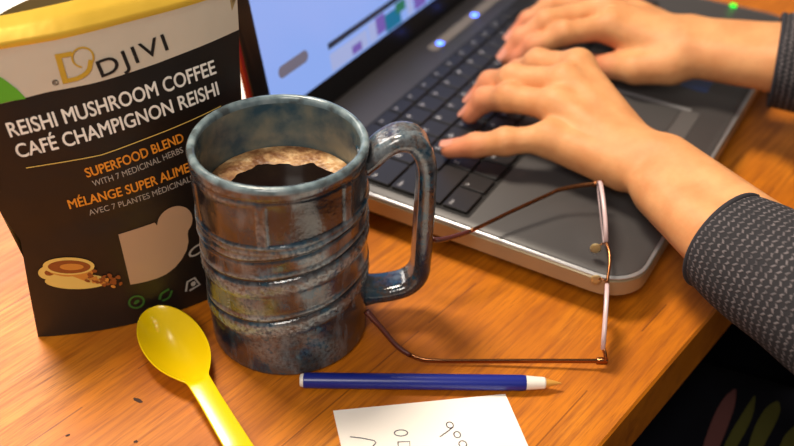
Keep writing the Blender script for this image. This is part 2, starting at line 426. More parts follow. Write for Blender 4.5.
def decal(name, polys, parent, surf, maxe=4.0):
    """polys: list of (outline [(s,z)...], material, offset); flat print laid on the film"""
    bm = bmesh.new(); ms = []
    for P, m, off in polys:
        if m not in ms: ms.append(m)
        vv = [bm.verts.new((x, y, off)) for x, y in P]; es = [bm.edges.new((vv[i], vv[(i+1) % len(vv)])) for i in range(len(vv))]
        r = bmesh.ops.triangle_fill(bm, edges=es, use_beauty=True, use_dissolve=False)
        for g in r['geom']:
            if isinstance(g, bmesh.types.BMFace): g.material_index = ms.index(m)
    for _ in range(5):
        es = [e for e in bm.edges if e.calc_length() > maxe]
        if not es: break
        bmesh.ops.subdivide_edges(bm, edges=es, cuts=1); bmesh.ops.triangulate(bm, faces=bm.faces[:])
    bm.verts.index_update()
    vs = [surf(v.co.x, v.co.y, v.co.z) for v in bm.verts]; fs = [[v.index for v in f.verts] for f in bm.faces]; mi = [f.material_index for f in bm.faces]
    bm.free(); return mesh(name, vs, fs, ms, parent, mi=mi, smooth=False)
def glyphs(txt, bold=0.0, spacing=1.0):
    cu_ = bpy.data.curves.new('t', 'FONT'); cu_.body = txt; cu_.offset = bold; cu_.space_character = spacing; cu_.resolution_u = 4
    o = bpy.data.objects.new('t', cu_); COL.objects.link(o); bpy.context.view_layer.update()
    me = bpy.data.meshes.new_from_object(o.evaluated_get(bpy.context.evaluated_depsgraph_get()))
    v = np.array([x.co[:2] for x in me.vertices]); f = [list(p.vertices) for p in me.polygons]
    bpy.data.objects.remove(o); bpy.data.curves.remove(cu_); bpy.data.meshes.remove(me); return v, f
def textline(mb, txt, p0, p1, cap, k, wt=0., sp=1., off=.5):
    """letters from p0 to p1 on the (s,z) sheet, capitals `cap` mm high"""
    v, f = glyphs(txt, 0, sp); x0, x1 = v[:, 0].min(), v[:, 0].max(); hc = .7
    d = np.array(p1, float)-np.array(p0, float); n = np.array([-d[1], d[0]])/np.linalg.norm(d)
    q = [(p0[0]+d[0]*(a-x0)/(x1-x0)+n[0]*b/hc*cap, p0[1]+d[1]*(a-x0)/(x1-x0)+n[1]*b/hc*cap, off) for a, b in v]
    mb.add(q, f, k)
    for dx, dz in ((wt, 0), (-wt, 0), (0, wt), (0, -wt)) if wt else (): mb.add([(a+dx, b+dz, c) for a, b, c in q], f, k)
def p_surf(s, z, off):
    cr_ = 1.5*math.exp(-((z-72-.12*s)/9)**2)*math.exp(-(s/55)**2)*-1.6+.6*math.sin(s*.09+z*.05)*math.sin(z*.045)
    u = min(max((s-p_left(z))/(p_right(z)-p_left(z)), 0), 1)
    return p_front(s, z, off+cr_*math.sin(math.pi*u)**.5)
tx = MB()
textline(tx, 'REISHI MUSHROOM COFFEE', (14.0, 137.4), (129.8, 148.6), 8.6, 0, .2)
textline(tx, 'CAFÉ CHAMPIGNON REISHI', (15.2, 124.3), (129.9, 135.3), 8.4, 0, .2)
textline(tx, 'SUPERFOOD BLEND', (47.3, 105.8), (104.6, 113.0), 5.9, 1, .16)
textline(tx, 'WITH 7 MEDICINAL HERBS', (49.6, 99.4), (103.2, 106.3), 3.9, 2)
textline(tx, 'MÉLANGE SUPER ALIMENTAIRE', (34.6, 87.7), (128, 94.6), 6.0, 1, .16)
textline(tx, 'AVEC 7 PLANTES MÉDICINALES', (44.2, 80.8), (109, 86.6), 3.9, 2)
textline(tx, 'DJIVI', (65.9, 162.6), (104.2, 169.6), 9.6, 3, .12, 1.15)
tv = [p_surf(s, z, o_) for s, z, o_ in tx.v]
mesh('lettering', tv, tx.f, [M['print_white'], M['print_orange'], M['print_grey'], M['print_black']], pouch, mi=tx.mi, smooth=False)
def circ2(cx, cz, r, n=28, a0=0, a1=2*math.pi, ry=None, rot=0):
    ry = ry or r; out = []
    for k in range(n):
        q = a0+(a1-a0)*k/(n if abs(a1-a0-2*math.pi) < 1e-6 else n-1); x, y = r*math.cos(q), ry*math.sin(q)
        out.append((cx+x*math.cos(rot)-y*math.sin(rot), cz+x*math.sin(rot)+y*math.cos(rot)))
    return out
def ring2(cx, cz, r0, r1, a0=0, a1=2*math.pi, n=24):
    full = abs(a1-a0-2*math.pi) < 1e-6
    if full: a1 -= .03
    return [(cx+r1*math.cos(a), cz+r1*math.sin(a)) for a in np.linspace(a0, a1, n)]+[(cx+r0*math.cos(a), cz+r0*math.sin(a)) for a in np.linspace(a1, a0, n)]
def stroke2(P, w_):
    P = [np.array(p, float) for p in P]; L, R = [], []
    for i in range(len(P)):
        t = P[min(i+1, len(P)-1)]-P[max(i-1, 0)]; t /= np.linalg.norm(t)+1e-9; n = np.array([-t[1], t[0]])*w_/2; L.append(tuple(P[i]+n)); R.append(tuple(P[i]-n))
    return L+R[::-1]
decal('gold_rule', [(stroke2([(17.6, 117.6), (57, 118.0), (95, 122.6), (130, 127.8)], .55), M['print_cream'], .5)], pouch, p_surf)
# the gold letter-and-bubble emblem
dpath = [(54.4, 178.6), (46.2, 178.0), (47.2, 164.4), (53, 164.2), (58.5, 166), (61.4, 170.5), (62.0, 173)]
decal('emblem', [(stroke2([(53.6, 178.6), (45.0, 178.4)], 2.6), M['print_gold'], .5), (stroke2([(46.3, 179.6), (47.2, 162.8)], 3.0), M['print_gold'], .55),
    (stroke2(catmull([(46.2, 164.2), (53.6, 164.6), (59.6, 167.6), (62.2, 173.4)], 6), 2.5), M['print_gold'], .5),
    (ring2(58.4, 175.6, 4.9, 5.9, -.9, 4.4), M['print_gold'], .6),
    (ring2(42.2, 164.2, 1.2, 1.6), M['print_black'], .5), (ring2(42.2, 164.2, .45, .8, .8, 5.5, 10), M['print_black'], .5)], pouch, p_surf)
decal('leaf_print', [([(-4, 183), (4, 181.5), (11, 177.5), (18, 170.5), (23, 164), (26.2, 157.9), (19, 158.0), (10, 157.0), (-2, 156.6), (-5, 158)], M['print_green'], .5)], pouch, p_surf)
# clear window shaped like the emblem
win = [(57.2, 65.3), (57.9, 29.2), (66, 28.8), (74, 28.9), (80, 29.8), (86, 32.2), (91, 36.0), (95.0, 40.8), (97.2, 46.5), (97.4, 52)]+[(91.0+11*math.cos(a), 62.8+11*math.sin(a)) for a in np.linspace(-.85, 3.0, 22)]+[(79, 66.9), (68, 66.1)]
decal('clear_window', [(win, M['print_tan'], .5)], pouch, p_surf)
cup = [(circ2(29, 38.2, 17.5, 34, ry=5.4, rot=-.20), M['print_cream'], .40),
       (circ2(15.6, 47.4, 6.2, 24, ry=5.0), M['print_cream'], .48), (circ2(15.6, 47.4, 2.8, 16, ry=2.2), M['print_brown'], .52),
       ([(13.2, 52)]+[(14+2.2*k, 52-.0*k-9.5*math.sin(math.pi*(.12+k*.38/6))) for k in range(1, 7)]+[(33, 38), (38, 41), (40.2, 47)], M['print_caramel'], .55),
       (circ2(26.6, 50.0, 14.0, 34, ry=6.2, rot=-.20), M['print_cream'], .62), (circ2(26.8, 49.5, 11.6, 32, ry=4.7, rot=-.20), M['print_brown'], .68), (circ2(28, 49.3, 6.5, 26, ry=2.3, rot=-.2), M['print_caramel'], .74)]
decal('cup_picture', cup, pouch, p_surf)
rb = random.Random(3); beans = []
for k in range(34):
    a = rb.random(); s = 36+14*a+rb.uniform(-4, 4); z = 36+7*rb.random()*(1-.4*a)-4*a+rb.uniform(-3.5, 2)
    beans.append((circ2(s, z, rb.uniform(1.3, 1.8), 10, ry=rb.uniform(.9, 1.2), rot=rb.uniform(0, 3)), M['print_brown'] if rb.random() < .65 else M['print_caramel'], .76+.01*k))
decal('coffee_bean_picture', beans, pouch, p_surf)
decal('small_icons', [(ring2(59.3, 15.6, 3.7, 5.0), M['print_dkgreen'], .5), (circ2(59.3, 15.6, 2.1, 12, ry=1.2, rot=.6), M['print_dkgreen'], .5),
    (stroke2(catmull([(73, 13), (75, 17), (80, 18.6)], 5), 1.6), M['print_dkgreen'], .5), (stroke2(catmull([(74.5, 11.5), (79, 12.6), (81.5, 17)], 5), 1.4), M['print_dkgreen'], .5),
    (stroke2([(90, 12.5), (92, 19), (97, 19.8), (99.6, 13.6), (92.4, 12.2)], 1.4), M['print_grey'], .5), (circ2(95.6, 16, 1.7, 10), M['print_grey'], .5),
    (circ2(101.6, 38.6, 6.0, 22, ry=3.4, rot=.35), M['print_grey'], .5), (circ2(101.6, 38.6, 4.6, 20, ry=2.2, rot=.35), M['film_black'], .56)], pouch, p_surf)

# ------------------------------------------------------------------ white sheet far behind the pouch
q = [(-640, 830), (-70, 700), (10, 1010), (-540, 1180)]
vs = [(x, y, z) for z in (.1, .5) for x, y in q]
ws = mesh('white_sheet', vs, [(0, 1, 2, 3), (4, 5, 6, 7), (0, 1, 5, 4), (1, 2, 6, 5), (2, 3, 7, 6), (3, 0, 4, 7)], M['paper'], smooth=False, at=(-300, 930, 0))
tag(ws, 'large white sheet of paper lying on the table behind the coffee pouch', 'paper')

# ------------------------------------------------------------------ mug
MX, MY, MH = -65.3, 450., 135.
mug = empty('ceramic_mug', (MX, MY, 0), 'blue-brown glazed stoneware mug with carved bands, full of coffee', 'mug')
NA, NZ = 288, 190
def mug_relief(th, z):
    """th = 0 towards the camera, positive to the right; returns radial offset in mm"""
    r = 0.; zz = z-9.0*th                                    # bands climb to the right
    z_ = z-8.2*math.sin(th*.9)/.9
    for g0 in (44., 74.):
        r -= 1.5*math.exp(-((z_-g0)/1.1)**2)                # deep carved line
        r += .75*math.exp(-((z_-(g0-6.5))/4.2)**4)          # rope band under it
        if abs(z_-(g0-6.5)) < 5.2: r += .3*math.sin(th*52+1.3*math.sin(z_*1.9))*math.sin(z_*1.25+.6*math.sin(th*19))*math.exp(-((z_-(g0-6.5))/3.4)**4)
        r += .8*math.exp(-((z_-(g0+3.2))/1.5)**2)
    r -= .9*math.exp(-((z_-88)/1.0)**2); r += .7*math.exp(-((z_-91)/1.3)**2)
    # framed panels under the rim
    zp = z-4.5*math.sin(th*.9)
    if 90 < zp < 130:
        e = 1/(1+math.exp(-(zp-97)*1.6))*1/(1+math.exp((zp-124)*1.6))
        c = ((th+.10)/1.05) % 1.0; edge = min(c, 1-c)*1.05*48
        r += -.95*e*(1/(1+math.exp(-(edge-2.4)*2)))
        r += .9*math.exp(-((zp-97)/.9)**2)+.5*math.exp(-((zp-93.4)/.8)**2)
        r += .9*e*math.exp(-((edge-2.2)/.8)**2)
    r -= .8*math.exp(-((z-126.5)/1.3)**2)
    r += .5*math.sin(3*th+z*.05)*math.sin(z*.03+1)+.35*math.sin(7*th+1.3+z*.11)*math.sin(z*.09)
    return r
vs, rel, fs, mi = [], [], [], []
prof = [(z, 'o') for z in np.linspace(0, MH-3.2, NZ)]
ring = []
for z, _ in prof:
    base = 47.2+(49.2-47.2)*z/MH
    if z < 3: base -= 1.4*(1-z/3)**2
    if z > 120: base += .35*(z-120)/12
    fade = min(1, z/9)*min(1, (MH-3-z)/4+.05)
    row = []
    for k in range(NA):
        th = 2*math.pi*k/NA; tt = (th+math.pi) % (2*math.pi)-math.pi; d = mug_relief(tt, z)*fade
        row.append((base+d, z, th, min(1, max(0, .5+d*.34))))
    ring.append((row, 0))
for a in np.linspace(0, math.pi, 9)[1:-1]:
    ring.append(([(47.0+2.5*math.cos(a)+.2*math.sin(5*2*math.pi*k/NA), MH-2.9+2.9*math.sin(a)+.3*math.sin(2*2*math.pi*k/NA+1), 2*math.pi*k/NA, .75) for k in range(NA)], 1))
for z in list(np.linspace(MH-4, 14, 26)): ring.append(([(44.4-.5*(1-z/MH)+.25*math.sin(z*.5), z, 2*math.pi*k/NA, .5) for k in range(NA)], 2))
for r in (40, 25, 8): ring.append(([(r, 10, 2*math.pi*k/NA, .5) for k in range(NA)], 2))
for row, kk in ring:
    for r, z, th, q in row:
        vs.append((MX+r*math.sin(th), MY-r*math.cos(th), z)); rel.append(q)
NR = len(ring); fs = grid_faces(NR, NA, False, True); mi = [ring[(i//NA)+1][1] if ring[i//NA][1] == 0 else ring[i//NA][1] for i in range(len(fs))]
fs += [list(range(NA)), list(range((NR-1)*NA, NR*NA))]; mi += [0, 2]
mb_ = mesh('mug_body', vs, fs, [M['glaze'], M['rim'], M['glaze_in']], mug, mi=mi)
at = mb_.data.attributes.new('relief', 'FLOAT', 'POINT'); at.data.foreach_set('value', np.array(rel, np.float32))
# strap handle
ha = math.radians(9); hd = V(math.cos(ha), math.sin(ha), 0)
hp = [MX*V(1, 0, 0)+MY*V(0, 1, 0)+hd*r+V(0, 0, z) for r, z in catmull([(46, 117), (51, 120), (58, 127), (67, 131), (76, 127.5), (81.5, 115), (82.3, 95), (81.8, 70), (81.3, 48), (80, 34), (73, 25.5), (62, 22.5), (52, 22), (46, 22)], 6)]
hn = len(hp); rad = []
for i in range(hn):
    u = i/(hn-1); th_ = 5.9 if u > .15 else 4.9+1.0*u/.15
    if u < .06: th_ += 2.0*(1-u/.06)
    if .17 < u < .42: th_ += .9*math.sin(math.pi*(u-.17)/.25)
    if u > .92: th_ += 2.0*(u-.92)/.08
    rad.append((11.5-1.5*math.sin(math.pi*u), th_))
# across = perpendicular to handle plane, so give an in-plane 'up'
def sweep_plane(P, rad, nrm, n=20):
    P = np.array(P); vs = []
    for i in range(len(P)):
        t = P[min(i+1, len(P)-1)]-P[max(i-1, 0)]; t /= np.linalg.norm(t); b = np.cross(nrm, t); ra, rb = rad[i]
        for k in range(n):
            q = 2*math.pi*k/n; c, s = math.cos(q), math.sin(q); e = .72
            vs.append(P[i]+nrm*ra*math.copysign(abs(c)**e, c)+b*rb*math.copysign(abs(s)**e, s)*(1-.12*(abs(c) < .4)))
    return vs, grid_faces(len(P), n, False, True)+[list(range(n)), list(range((len(P)-1)*n, len(P)*n))]
vs, fs = sweep_plane(hp, rad, V(-math.sin(ha), math.cos(ha), 0))
hm = mesh('handle', vs, fs, M['glaze'], mug)
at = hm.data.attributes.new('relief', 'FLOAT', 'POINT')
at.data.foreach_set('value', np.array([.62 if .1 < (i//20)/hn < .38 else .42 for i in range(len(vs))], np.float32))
# coffee
CZ = 101.5
n = 72; cr0 = 43.6
vs = [(MX, MY, CZ)]+[(MX+r*math.cos(2*math.pi*k/n), MY+r*math.sin(2*math.pi*k/n), CZ+(0.5 if r > 43 else 0)) for r in (20, 38, cr0) for k in range(n)]
fs = [(0, 1+k, 1+(k+1) % n) for k in range(n)]+[(1+j*n+k, 1+j*n+(k+1) % n, 1+(j+1)*n+(k+1) % n, 1+(j+1)*n+k) for j in (0, 1) for k in range(n)]
low = len(vs); vs += [(MX+cr0*math.cos(2*math.pi*k/n), MY+cr0*math.sin(2*math.pi*k/n), CZ-12) for k in range(n)]
fs += [(1+2*n+k, 1+2*n+(k+1) % n, low+(k+1) % n, low+k) for k in range(n)]+[list(range(low, low+n))]
coffee = empty('coffee', (MX, MY, CZ-12), 'black coffee with tan foam crescent inside the stoneware mug', 'coffee')
mesh('black_coffee', vs, fs, M['coffee'], coffee)
# foam crescent hugging the far wall, ragged inner edge
NF, fr_ = 150, random.Random(5); vs = []; fs = []
for k in range(NF+1):
    a = math.radians(-8+k/NF*205); s = math.sin(math.pi*k/NF)
    wd = (5.5+14*s**1.3)*(1+.07*math.sin(a*5+1)+.05*math.sin(a*11)+.015*math.sin(a*27+2))
    if k < 8: wd *= k/8
    wd += 4*math.exp(-((math.degrees(a)-168)/14)**2)-3*math.exp(-((math.degrees(a)-62)/7)**2)
    for j in range(7):
        q = j/6; r = cr0-.1-wd*(1-q); z = CZ-.05+1.1*math.sin(math.pi*min(q*.75, 1))*min(1, wd/4)+fr_.uniform(-.06, .06)*(j > 1)
        vs.append((MX+r*math.cos(a), MY+r*math.sin(a), z if j else CZ-.3))
tag(mesh('foam', vs, grid_faces(NF+1, 7), M['foam'], coffee), 'tan bubbly foam')

# ------------------------------------------------------------------ spoon
SA = V(-149.2, 446.0, 0); SDir = V(.552, -.834, 0); SDir /= np.linalg.norm(SDir); SP = V(-SDir[1], SDir[0], 0)
sx = np.concatenate([np.linspace(0, 6, 9), np.linspace(7, 73, 40), np.linspace(76, 190, 24)])
def sp_w(x):
    bowl = 18.6*math.sqrt(max(0, 1-((x-34.5)/34.5)**2))*(1-.05*(x-34.5)/34.5) if x < 69 else 0
    neck = float(np.interp(x, [54, 64, 70, 86, 136, 190], [0, 7.0, 6.8, 6.6, 7.6, 8.0])) if x > 54 else 0
    return max((bowl**4+neck**4)**.25, .5)
def sp_d(x): return 11.0*math.sin(math.pi*min(max((x+.5)/71, 0), 1))**.85 if x < 70.5 else 0
def sp_z(x): return float(np.interp(x, [0, 20, 40, 62, 75, 120, 190], [11.5, 10.6, 10, 10.2, 9, 4, 3.2]))
NV = 21; top, bot = [], []
for x in sx:
    w_, d_ = sp_w(x), sp_d(x)
    for j in range(NV):
        v = -1+2*j/(NV-1); zt = sp_z(x)-d_*(1-abs(v)**2.1)+.5*(1-v*v)*(d_ < .5)
        c = SA+SDir*x+SP*(w_*v); rim = 0.6 if abs(v) == 1 else 1.0
        top.append(c+V(0, 0, zt)); bot.append(SA+SDir*x+SP*(w_*v*.985)+V(0, 0, zt-1.9))
n0 = len(top); vs = top+bot; nx = len(sx); g = grid_faces(nx, NV); fs = g+[[i+n0 for i in q][::-1] for q in g]
for i in range(nx-1):
    for j in (0, NV-1): fs.append((i*NV+j, (i+1)*NV+j, (i+1)*NV+j+n0, i*NV+j+n0))
for i in (0, nx-1):
    for j in range(NV-1): fs.append((i*NV+j, i*NV+j+1, i*NV+j+1+n0, i*NV+j+n0))
spn = mesh('plastic_spoon', vs, fs, M['yellow'], at=tuple(SA+SDir*40))
tag(spn, 'yellow plastic spoon lying on the table in front of the pouch', 'spoon')
sub = spn.modifiers.new('s', 'SUBSURF'); sub.levels = sub.render_levels = 1
pz = min(v[2] for v in vs); spn.location.z += (-pz+.1)*.001

# ------------------------------------------------------------------ note paper
NPz = .35
cn = [V(-34.1, 377.3, 0), V(64.4, 392.6, 0), V(90, 290, 0), V(-10, 275, 0)]
vs = []; G = 14
for i in range(G+1):
    for j in range(G+1):
        a, b = i/G, j/G; p = (cn[0]*(1-a)+cn[1]*a)*(1-b)+(cn[3]*(1-a)+cn[2]*a)*b; vs.append(p+V(0, 0, NPz+.5*(b**2)*a))
n0 = len(vs); vs += [v-V(0, 0, .3) for v in vs]; g = grid_faces(G+1, G+1); fs = g+[[i+n0 for i in q] for q in g]
for k in range(G):
    for a, b in (((k)*(G+1), (k+1)*(G+1)), (k*(G+1)+G, (k+1)*(G+1)+G), (k, k+1), (G*(G+1)+k, G*(G+1)+k+1)): fs.append((a, b, b+n0, a+n0))
note = empty('paper_note', (20, 350, 0), 'white sheet of note paper with handwriting, tucked under the pen', 'paper')
mesh('sheet', vs, fs, M['paper'], note, smooth=False)
ink = MB()
def pen_line(P, r=.32):
    v, f = sweep([V(x, y, NPz+.16) for x, y in P], [(r, .12)]*len(P), 6); ink.add(v, f)
def ell(cx, cy, a, b, rot, a0=0, a1=6.5): return [(cx+a*math.cos(q)*math.cos(rot)-b*math.sin(q)*math.sin(rot), cy+a*math.cos(q)*math.sin(rot)+b*math.sin(q)*math.cos(rot)) for q in np.linspace(a0, a1, 18)]
pen_line(ell(31.6, 368.2, 1.9, 2.2, .3)); pen_line([(33.2, 366.6), (29.5, 363.0), (25.8, 359.6)])
pen_line(ell(35.4, 361.4, 1.8, 2.2, .2)); pen_line(ell(38.2, 354.8, 2.1, 2.3, .2)); pen_line(ell(40.6, 347.6, 2.1, 2.4, .2))
pen_line(ell(4.4, 361.8, 3.7, 2.2, .05)); pen_line([(2.6, 355.4), (9.2, 355.8), (9.4, 351.0), (3.2, 350.6), (2.8, 355)]); pen_line(ell(6.4, 344.5, 3.4, 2.1, .1))
pen_line([(-23.6, 358.4), (-17, 357.6), (-10.2, 356.0), (-9.2, 354.6), (-10.6, 352.4), (-12.0, 349)]); pen_line([(-20, 348), (-14, 347), (-9, 348)])
mesh('handwriting', ink.v, ink.f, M['ink'], note)

# ------------------------------------------------------------------ pen (lies over the paper's edge)
p0, p1 = V(-54.4, 395.6, 4.9), V(96.0, 397.2, 4.9); pd = (p1-p0)/np.linalg.norm(p1-p0)
p0 = p0+V(0, 0, .3); pen = empty('ballpoint_pen', (p0+pd*75)*V(1, 1, 0), 'dark blue pen with white collar and tan tip, in front of the mug', 'pen')
for nm, prof, m in (('end_plug', [(0, 2.5), (.4, 3.6), (1.8, 4.0), (2.4, 4.0)], M['pen_white']),
                    ('barrel', [(2.2, 4.0), (2.5, 4.5), (60, 4.6), (128, 4.6), (130.4, 4.4), (130.8, 3.8)], M['pen_blue']),
                    ('collar', [(130.4, 3.6), (130.8, 4.2), (141.4, 3.4), (142, 2.8)], M['pen_white']),
                    ('tip', [(141.6, 2.8), (142.4, 2.7), (147, 1.4), (149.6, .7), (151, .35)], M['pen_tan'])):
    v, f = lathe_axis(p0, pd, prof); mesh(nm, v, f, m, pen, sharp=35)

# ------------------------------------------------------------------ laptop
LX, LY = V(.49488, .86896, 0), V(-.86896, .49488, 0); LO = V(145.8, 453.6, 0)
def LF(x, y, z): return LO+LX*x+LY*y+V(0, 0, z)
LW, LD, DK = 446., 282., 30.
lap = empty('laptop', LF(LW/2, LD/2, 0), 'open dark grey laptop being typed on, its screen lit blue', 'laptop')
# body: tapering tub, side band, deck
v, f = rbox(0, LW, 0, LD, 14.5, 27.6, 24, 1.2, LF, 8, (12, 12, 26, 26)); m_ = MB().add(v, f)
base = mesh('base', m_.v, m_.f, M['side'], lap, sharp=40)
v, f = rbox(14, LW-14, 16, LD-8, 4, 14.5, 18, 2.5, LF); mesh('underside', v, f, M['black_plastic'], lap, sharp=40)
for (a, b) in ((40, 36), (LW-40, 36), (40, LD-30), (LW-40, LD-30)):
    v, f = lathe_axis(LF(a, b, 0), (0, 0, 1), [(0, 7), (.5, 8), (4.2, 8)], 16); mesh('rubber_foot', v, f, M['black_plastic'], lap, sharp=40)
v, f = rbox(.2, LW-.2, .2, LD-.2, 27.6, 29.2, 24, .5, LF, 8, (12, 12, 26, 26)); mesh('silver_trim', v, f, M['chrome'], lap, sharp=40)
v, f = rbox(2.6, LW-2.6, 2.6, LD-1, 28.6, DK, 23, .5, LF, 8, (11, 11, 24, 24)); deck = mesh('deck', v, f, M['deck'], lap, sharp=40)
# keyboard
KX0, KX1, KY0, KY1 = 12, 408, 121, 236
kb = empty('keyboard', (0, 0, 0), None, None); kb.parent = lap; kb.location = Vector(LF((KX0+KX1)/2, (KY0+KY1)/2, DK)*.001)+Vector((0, 0, Z0))-wloc(lap)
v, f = rbox(KX0-2, KX1+2, KY0-2, KY1+2, DK-.5, DK+.25, 3, .1, LF); mesh('key_bed', v, f, M['well'], kb, smooth=False)
rows_ = [
 [('Ctrl', 1.3), ('fn', 1), ('', 1), ('Alt', 1), ('', 5.4), ('Alt', 1), ('', 1), ('Ctrl', 1.3), ('', 1), ('', 1), ('', 1), ('0', 2), ('.', 1), ('', 1)],
 [('Shift', 2.3)]+[(c, 1) for c in 'ZXCVBNM,./']+[('Shift', 1.7), ('', 1), ('', 1)]+[(c, 1) for c in '123']+[('', 1)],
 [('Caps', 1.8)]+[(c, 1) for c in 'ASDFGHJKL;']+[('', 1), ('Enter', 2.2), ('', 1)]+[(c, 1) for c in '456+'],
 [('Tab', 1.5)]+[(c, 1) for c in 'QWERTYUIOP[]']+[('', 1.5), ('', 1)]+[(c, 1) for c in '789'],
 [('`', 1)]+[(c, 1) for c in '1234567890-=']+[('', 2), ('', 1)]+[(c, 1) for c in '/*-'],
 [('esc', 1)]+[('F%d' % k, 1) for k in range(1, 13)]+[('', 1), ('', 1), ('', 1), ('', 1), ('', 1)]]
gl_cache = {}; nk = 0
ry = KY0
for r, row in enumerate(rows_):
    tot = sum(w_ for _, w_ in row); u = (KX1-KX0)/tot; hh = 20.2 if r < 5 else 13.5; x = KX0
    for txt, w_ in row:
        if nk < 100:
            nk += 1; xa, xb, ya, yb = x+.9, x+w_*u-.9, ry+.9, ry+hh-.9
            v0, f0 = rbox(xa, xb, ya, yb, DK+.2, DK+2.6, 1.4, .45, LF, 3); mk = MB().add(v0, f0, 0)
            if txt:
                if txt not in gl_cache: gl_cache[txt] = glyphs(txt, .01)
                gv, gf = gl_cache[txt]; sc_ = 5.2 if len(txt) == 1 else 3.2; x0_ = gv[:, 0].min()
                lx = xa+2.6; ly = yb-3.2-sc_*.7
                mk.add([LF(lx+(a-x0_)*sc_, ly+b*sc_, DK+2.68) for a, b in gv], gf, 1)
            mesh('key', mk.v, mk.f, [M['key'], M['legend']], kb, smooth=False, mi=mk.mi)
        x += w_*u
    ry += hh
# touchpad with its buttons
v, f = rbox(132, 226, 42, 98, DK-.4, DK+.15, 4, .1, LF); mesh('touchpad', v, f, mat('touchpad_surface', srgb(64, 61, 61), .5), lap, smooth=False)
v, f = rbox(226.3, 230, 34, 98, DK-.4, DK+.5, 1, .2, LF); mesh('touchpad_edge', v, f, M['chrome'], lap, smooth=False)
for a in (132, 180):
    v, f = rbox(a, a+46, 26, 40, DK-.4, DK+.6, 2, .3, LF); mesh('touchpad_button', v, f, mat('button_plastic', srgb(84, 80, 79), .4), lap, smooth=False)
v, f = rbox(262, 290, 32, 54, DK-.1, DK+.12, 1, .03, LF); mesh('palm_rest_sticker', v, f, M['sticker'], lap, smooth=False)
# control strip with two blue lights behind the keys
v, f = rbox(210, 380, 252, 262, DK-.2, DK+.5, 4.9, .2, LF); mesh('control_strip', v, f, mat('control_strip_plastic', srgb(138, 126, 112), .4), lap, smooth=False)
for a in (224.5, 291.5):
    v, f = lathe_axis(LF(a, 256, DK+.3), (0, 0, 1), [(0, 3.4), (.5, 3.4), (.8, 2.6), (.9, .2)], 16); mesh('indicator_light', v, f, M['led_blue'], lap)
v, f = lathe_axis(LF(441, 58, DK-.2), (0, 0, 1), [(0, 3), (1, 3), (1.8, 2), (2.2, .1)], 14); mesh('power_light', v, f, M['led_green'], lap)
# lid
HY, TA = 279., math.radians(10)
def LID(x, w_, d): # d: towards the typist
    return LF(x, HY+w_*math.sin(TA)-d*math.cos(TA), DK+2+w_*math.cos(TA)+d*math.sin(TA))
lid = empty('lid', (0, 0, 0), None, None); lid.parent = lap; lid.location = Vector(LF(LW/2, HY, DK)*.001)+Vector((0, 0, Z0))-wloc(lap)
v, f = rbox(2, LW-2, -4, 272, -8, -1.5, 8, 1.2, LID); mesh('lid_shell', v, f, mat('lid_red', srgb(150, 26, 34), .3), lid, sharp=40)
v, f = rbox(3, LW-3, -3, 271, -1.6, 0, 7, .4, LID); mesh('bezel', v, f, M['black_plastic'], lid, sharp=40)
for a in (40, LW-80):
    v, f = lathe_axis(LF(a, HY+2, DK+1), LX, [(0, 4.5), (.6, 5.2), (39.4, 5.2), (40, 4.5)], 18); mesh('hinge', v, f, M['black_plastic'], lid, sharp=40)
SX0, SX1, SY0, SY1 = 20, LW-20, 20, 255
def sq(x0, x1, y0, y1, d): return [LID(x0, y0, d), LID(x1, y0, d), LID(x1, y1, d), LID(x0, y1, d)]
sm_ = MB(); smats = ['scr_blue', 'scr_grey', 'scr_purple', 'scr_dark', 'scr_teal', 'scr_green', 'scr_pale']
sm_.add(sq(SX0, SX1, SY0, SY1, .1), [(0, 1, 2, 3)], 0)
sm_.add([LID(a, b, .25) for a, b in circ2(38, 47.5, 4.6, 12, math.pi/2, 1.5*math.pi)+circ2(66, 47.5, 4.6, 12, -math.pi/2, math.pi/2)], [list(range(24))], 1)
sm_.add(sq(101, 130, 80, 96, .25), [(0, 1, 2, 3)], 2)
sm_.add(sq(96, SX1-4, 40, 45, .25), [(0, 1, 2, 3)], 3)
sm_.add(sq(96, 150, 22, 36, .25), [(0, 1, 2, 3)], 6)
for a, b, y0, y1, k in ((126, 140, 23, 30, 2), (152, 164, 22, 38, 6), (164, 178, 24, 39, 2), (178, 203, 21, 36, 4), (196, 212, 30, 39, 5), (214, 224, 22, 38, 6), (226, 246, 22, 38, 2), (250, 268, 22, 38, 4), (272, 300, 22, 38, 5), (306, 330, 22, 38, 6), (336, 360, 22, 38, 2), (366, 410, 22, 38, 4)):
    sm_.add(sq(a, b, y0, y1, .3 if k != 5 else .35), [(0, 1, 2, 3)], k)
mesh('display', sm_.v, sm_.f, [M[k] for k in smats], lid, smooth=False, mi=sm_.mi)

# ------------------------------------------------------------------ eyeglasses, lying upside down against the laptop corner
NH, FH = V(122.9, 415.0, 6), V(132.1, 533.2, 52)
gl = empty('eyeglasses', NH*V(1, 1, 0), 'thin metal-framed eyeglasses leaning on the laptop corner, right of the pen', 'glasses')
ax = (FH-NH); gw = np.linalg.norm(ax); ax /= gw
gu = V(-.125, 0, 1); gu = gu-ax*(gu@ax); gu /= np.linalg.norm(gu)       # the lenses lean a little towards the mug
out = np.cross(ax, gu)
if out[0] < 0: out = -out                                              # away from the temples (to the right)
def GF(a, b, c): return NH+ax*a+gu*b+out*c                             # along, up, outward
def bow(a): return 4.0*math.sin(math.pi*a/gw)
def lens(a0, a1):
    ca, hw = (a0+a1)/2, (a1-a0)/2; P = []
    for k in range(44):
        q = 2*math.pi*k/44; x = math.copysign(abs(math.cos(q))**.8, math.cos(q)); y = math.copysign(abs(math.sin(q))**.8, math.sin(q))
        P.append((ca+hw*x, 9+10.5*y))
    return [(ca+(x-ca)*(1-.010*max(y, 0)), y) for x, y in P]
